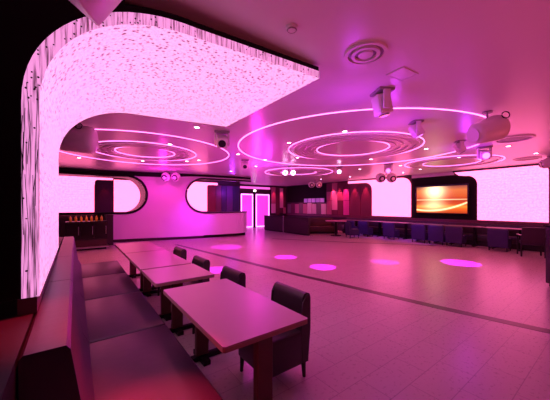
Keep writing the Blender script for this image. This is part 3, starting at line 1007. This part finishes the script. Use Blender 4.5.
# armchair apart from the row
ac = thing('armchair', 'dark wooden armchair with padded seat near the right edge of the dance floor', 'chair', (11.55, 1.95, 0), math.radians(200))
MB().rbox(-.27, .22, -.25, .25, .36, .47, .03, 3).build('seat', M['bench'], ac)
MB().prism([(.19, .44), (.25, .92), (.30, .92), (.26, .44)], -.26, .26, 'y').build('backrest', M['chair'], ac)
for q in (-1, 1):
    MB().tube([(-.25, q * .28, 0), (-.25, q * .28, .64)], .022, 8).build('leg', M['chair_leg'], ac)
    MB().tube([(.26, q * .27, 0), (.24, q * .27, .66)], .022, 8).build('leg', M['chair_leg'], ac)
    MB().rbox(-.29, .28, q * .28 - .03, q * .28 + .03, .63, .67, .012, 2).build('armrest', M['chair_leg'], ac)

# low partition and seat group before the niche
pt = thing('low_partition', 'long low dark partition in front of the patchwork wall', 'partition', (9.95, 12.2, 0))
MB().box(-.08, .08, -1.9, 2.2, .05, .92).build('panel', M['dark_wall'], pt)
MB().box(-.10, .10, -1.92, 2.22, .92, .95).build('top_rail', M['trim'], pt)
MB().box(-.06, .06, -1.88, 2.18, 0, .05).build('plinth', M['black'], pt)
MB().tube([(-.12, .15, 0), (-.12, .15, 1.0)], .03, 8).build('pale_post', M['lamp_grey'], pt)
sf = thing('sofa', 'dark brown sofa at the right end of the low partition', 'sofa', (11.3, 10.75, 0), math.radians(-35))
MB().rbox(-.75, .75, -.35, .35, .12, .42, .04, 3).build('seat', M['cab_red'], sf)
MB().rbox(-.75, .75, .22, .42, .12, .88, .04, 3).build('backrest', M['cab_red'], sf)
for q in (-1, 1):
    MB().rbox(q * .80 - .09, q * .80 + .09, -.38, .42, .0, .86 if q < 0 else .6, .03, 2).build('armrest', M['chair'], sf)
MB().box(-.7, .7, -.3, .3, 0, .12).build('plinth', M['black'], sf)
lt = thing('lounge_table', 'round pale topped table in front of the brown sofa', 'table', (11.08, 9.45, 0))
MB().lathe([(0, .80), (.55, .80), (.55, .765), (0, .765)], 32).build('table_top', M['table_top'], lt)
MB().tube([(0, 0, .04), (0, 0, .77)], .05, 10).build('post', M['iron'], lt)
MB().lathe([(0, .05), (.26, .03), (.27, 0), (0, 0)], 24).build('foot', M['iron'], lt)
ft = copy_tree(fc, (11.0, 8.35, 0), 'dark violet chair beside the round lounge table', math.radians(150), 'lounge chairs')

# tall black cabinet at the right edge of the picture
cb2 = thing('black_cabinet', 'tall black cabinet cut by the right edge of the picture', 'cabinet', (7.58, .70, 0), math.radians(-36.7))
MB().rbox(-.27, .27, -.25, .25, .06, 1.18, .01, 1).build('body', M['black_gloss'], cb2)
MB().box(-.29, .29, -.27, .27, 1.18, 1.21).build('top', M['black'], cb2)
MB().box(-.23, .23, -.21, .21, 0, .06).build('plinth', M['black'], cb2)
MB().box(-.25, .25, -.262, -.25, .1, 1.14).build('door', M['black'], cb2)

# ------------------------------------------------------------------ service niche left of the bar wall
fg = thing('back_bar_cabinet', 'black back bar cabinet with wooden base left of the magenta bar wall', 'cabinet', (.35, 12.0, 0))
MB().box(-.62, .62, -.3, .3, .36, 1.02).build('glass_front_body', M['cab_dark'], fg)
for q in (-1, 0, 1):
    d = MB().box(q * .41 - .195, q * .41 + .195, -.318, -.3, .40, .98).build('door', M['black_gloss'], fg)
    MB().box(q * .41 + .15, q * .41 + .165, -.335, -.318, .55, .85).build('handle', M['steel'], d)
MB().box(-.60, .60, -.28, .28, .12, .36).build('wooden_base', M['cab_red'], fg)
MB().box(-.66, .66, -.42, .28, .07, .12).build('steel_step', M['steel'], fg)
MB().box(-.58, .58, -.28, .28, 0, .07).build('plinth', M['black'], fg)
bl = None
blab = ['amber bottle leftmost on the back bar cabinet', 'amber bottle second from left on the back bar cabinet', 'amber bottle third from left on the back bar cabinet', 'amber bottle in the middle of the back bar cabinet', 'amber bottle right of the middle on the back bar cabinet', 'amber bottle second from right on the back bar cabinet', 'amber bottle rightmost on the back bar cabinet']
for i in range(7):
    p = (.35 - .48 + i * .155, 11.95 + .06 * (i % 2), 1.02)
    if bl is None:
        bl = thing('bottle', blab[0], 'bottle', p, 0, 'bottles on the back bar cabinet')
        MB().lathe([(0, 0), (.038, 0), (.04, .01), (.04, .13), (.03, .155), (.014, .175), (.013, .21), (0, .21)], 14).build('body', M['amber'], bl, smooth=50)
        MB().lathe([(.015, .205), (.015, .23), (0, .23)], 10).build('cap', M['iron'], bl)
    else:
        copy_tree(bl, p, blab[i])
structure(MB().box(-1.6, -.55, 11.6, 12.2, 0, ZLO - .06).build('trim_12', mat('pillar_paint', (.32, .17, .18), .5), smooth=None))
structure(MB().box(1.02, 1.24, 12.6, 13.9, 0, ZLO - .05).build('trim_13', M['trim'], smooth=None))

# ------------------------------------------------------------------ far doors
dr = thing('door_1', 'double glass door glowing magenta with bright edges beyond the bar counter', 'door', (0, YB, 0))
dr['kind'] = 'structure'
for x0, x1 in ((9.30, 10.28), (10.54, 11.72)):
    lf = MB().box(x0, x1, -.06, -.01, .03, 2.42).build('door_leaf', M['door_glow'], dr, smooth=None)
    e = MB()
    e.box(x0, x0 + .07, -.075, -.06, .03, 2.42).box(x1 - .07, x1, -.075, -.06, .03, 2.42).box(x0 + .07, x1 - .07, -.075, -.06, 2.35, 2.42).box(x0 + .07, x1 - .07, -.075, -.06, .03, .10)
    e.build('edge_light', M['door_edge'], lf, smooth=None)
MB().box(10.36, 10.46, -.08, 0, 0, 2.5).build('mullion', M['black'], dr, smooth=None)
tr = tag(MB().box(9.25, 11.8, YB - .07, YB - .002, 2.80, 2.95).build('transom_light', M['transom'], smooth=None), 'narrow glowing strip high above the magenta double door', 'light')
ex = thing('exit_lamp', 'small bright lamp above the gap of the magenta double door', 'lamp', (10.42, YB, 2.66))
MB().box(-.12, .12, -.08, -.002, -.07, .07).build('housing', M['lamp_grey'], ex)
MB().box(-.10, .10, -.09, -.08, -.055, .055).build('glowing_face', M['exit'], ex)

# ------------------------------------------------------------------ stage beams of the fixtures and added fill lamps
# gobo pools on the dance floor
GW = 3.2
for (x, y), w, src, deg, rgb in (((5.22, 6.47), 420, (4.98, 7.21), 15, (.85, .015, 1)), ((5.16, 4.83), 420, (4.9, 4.4), 15, (.85, .015, 1)), ((7.02, 4.21), 160, (7.42, 3.28), 16, (.85, .015, 1)),
                            ((8.59, 2.88), 560, (8.42, 2.45), 21, (.75, .012, 1)), ((4.69, 9.37), 300, (4.5, 7.69), 22, (.7, .02, 1)), ((2.82, 6.18), 420, (2.4, 5.02), 14, (.85, .015, 1))):
    lamp('gobo_beam', 'SPOT', (src[0], src[1], ZC - .45), rgb, w * GW, (x, y, 0), math.radians(deg), .25, .02)
# floating point lamps added for the violet and magenta patches on the ceiling
for x, y, w, rgb in ((3.0, 2.25, 5, VIOLET), (4.6, 2.6, 5, VIOLET), (4.3, 6.6, 8, MAGENTA), (5.2, 8.0, 10, MAGENTA), (8.1, 2.6, 7, VIOLET), (2.9, 11.6, 14, MAGENTA), (5.8, 8.2, 8, VIOLET), (3.6, 5.6, 6, MAGENTA)):
    lamp('ceiling_glow', 'POINT', (x, y, ZC - .6), rgb, w * 2, radius=.12)
FILL_W = 1.1
# unseen rosy fill lamps, added behind the viewer to brighten the ceiling
for x, y, tx, ty, w in ((3.0, -2.6, 3.2, .8, 170), (7.5, -2.6, 7.6, 1.2, 230), (11.8, -2.6, 11.0, 1.2, 80)):
    lamp('ceiling_fill', 'SPOT', (x, y, .4), (1, .095, .165), w * FILL_W, (tx, ty, ZC), math.radians(95), 1.0, .25)
# magenta wash on the bar front and violet light inside the bar
lamp('bar_wash', 'SPOT', (3.0, 10.2, ZC - .2), (1, .03, .62), 170, (3.2, 13.0, 1.2), math.radians(80), .8, .1)
lamp('bar_wash', 'SPOT', (5.6, 9.8, ZC - .2), (1, .04, .68), 170, (6.0, 12.6, .8), math.radians(75), .8, .1)
lamp('bar_violet_spot', 'SPOT', (5.0, 11.2, ZC - .15), (.4, .01, 1), 420, (4.6, 12.75, .95), math.radians(58), 1.0, .1)
lamp('bar_violet', 'POINT', (7.3, 13.9, 2.4), (.35, .03, 1), 25, radius=.1)
lamp('door_wash', 'POINT', (10.2, 15.6, 1.2), MAGENTA, 20, radius=.3)
# red spots
lamp('red_spot', 'SPOT', (.3, 2.1, 2.7), (1, .012, .05), 380, (-.06, 1.85, 1.0), math.radians(32), .9, .05)
lamp('red_spot', 'SPOT', (.3, 1.95, 2.7), (1, .012, .06), 750, (.30, 1.5, .45), math.radians(26), .9, .05)
lamp('red_spot', 'SPOT', (1.1, 14.35, 2.72), (1, .01, .05), 16, (1.1, 14.62, 1.6), math.radians(50), .7, .03)
for y in (9.2, 9.95, 10.6, 11.1, 11.6):
    lamp('red_spot', 'SPOT', (WR - .30, y, ZC - .04), (1, .05, .16), 150, (WR - .02, y, 1.6), math.radians(42), .7, .03)
for x in (12.15, 12.9):
    lamp('red_spot', 'SPOT', (x, YB - .3, ZC - .04), (1, .04, .14), 60, (x, YB, 1.6), math.radians(42), .7, .03)
for x in (6.35, 6.8, 7.15):
    lamp('red_spot', 'SPOT', (x, YBAR - .4, 2.85), (1, .02, .1), 14, (x, YBAR - .16, 1.6), math.radians(44), .7, .03)
for y in (5.7, 7.0, 8.3):
    lamp('violet_spot', 'SPOT', (10.6, y, ZC - .1), (.22, .04, 1), 190, (12.2, y - .1, .5), math.radians(50), .8, .05)
for y in (12.6, 13.6, 14.6):  # unseen spots added to lighten the low felt panels
    lamp('niche_fill', 'SPOT', (WR - 1.0, y, ZC - .05), (1, .22, .34), 60, (WR - .03, y, 1.3), math.radians(36), .6, .03)
lamp('amber_glow', 'POINT', (.35, 11.7, 1.22), (1, .3, .05), 1.2, radius=.05)
lamp('amber_floor', 'SPOT', (.75, 9.9, ZC - .1), (1, .22, .12), 90, (.8, 10.2, 0), math.radians(50), .8, .05)
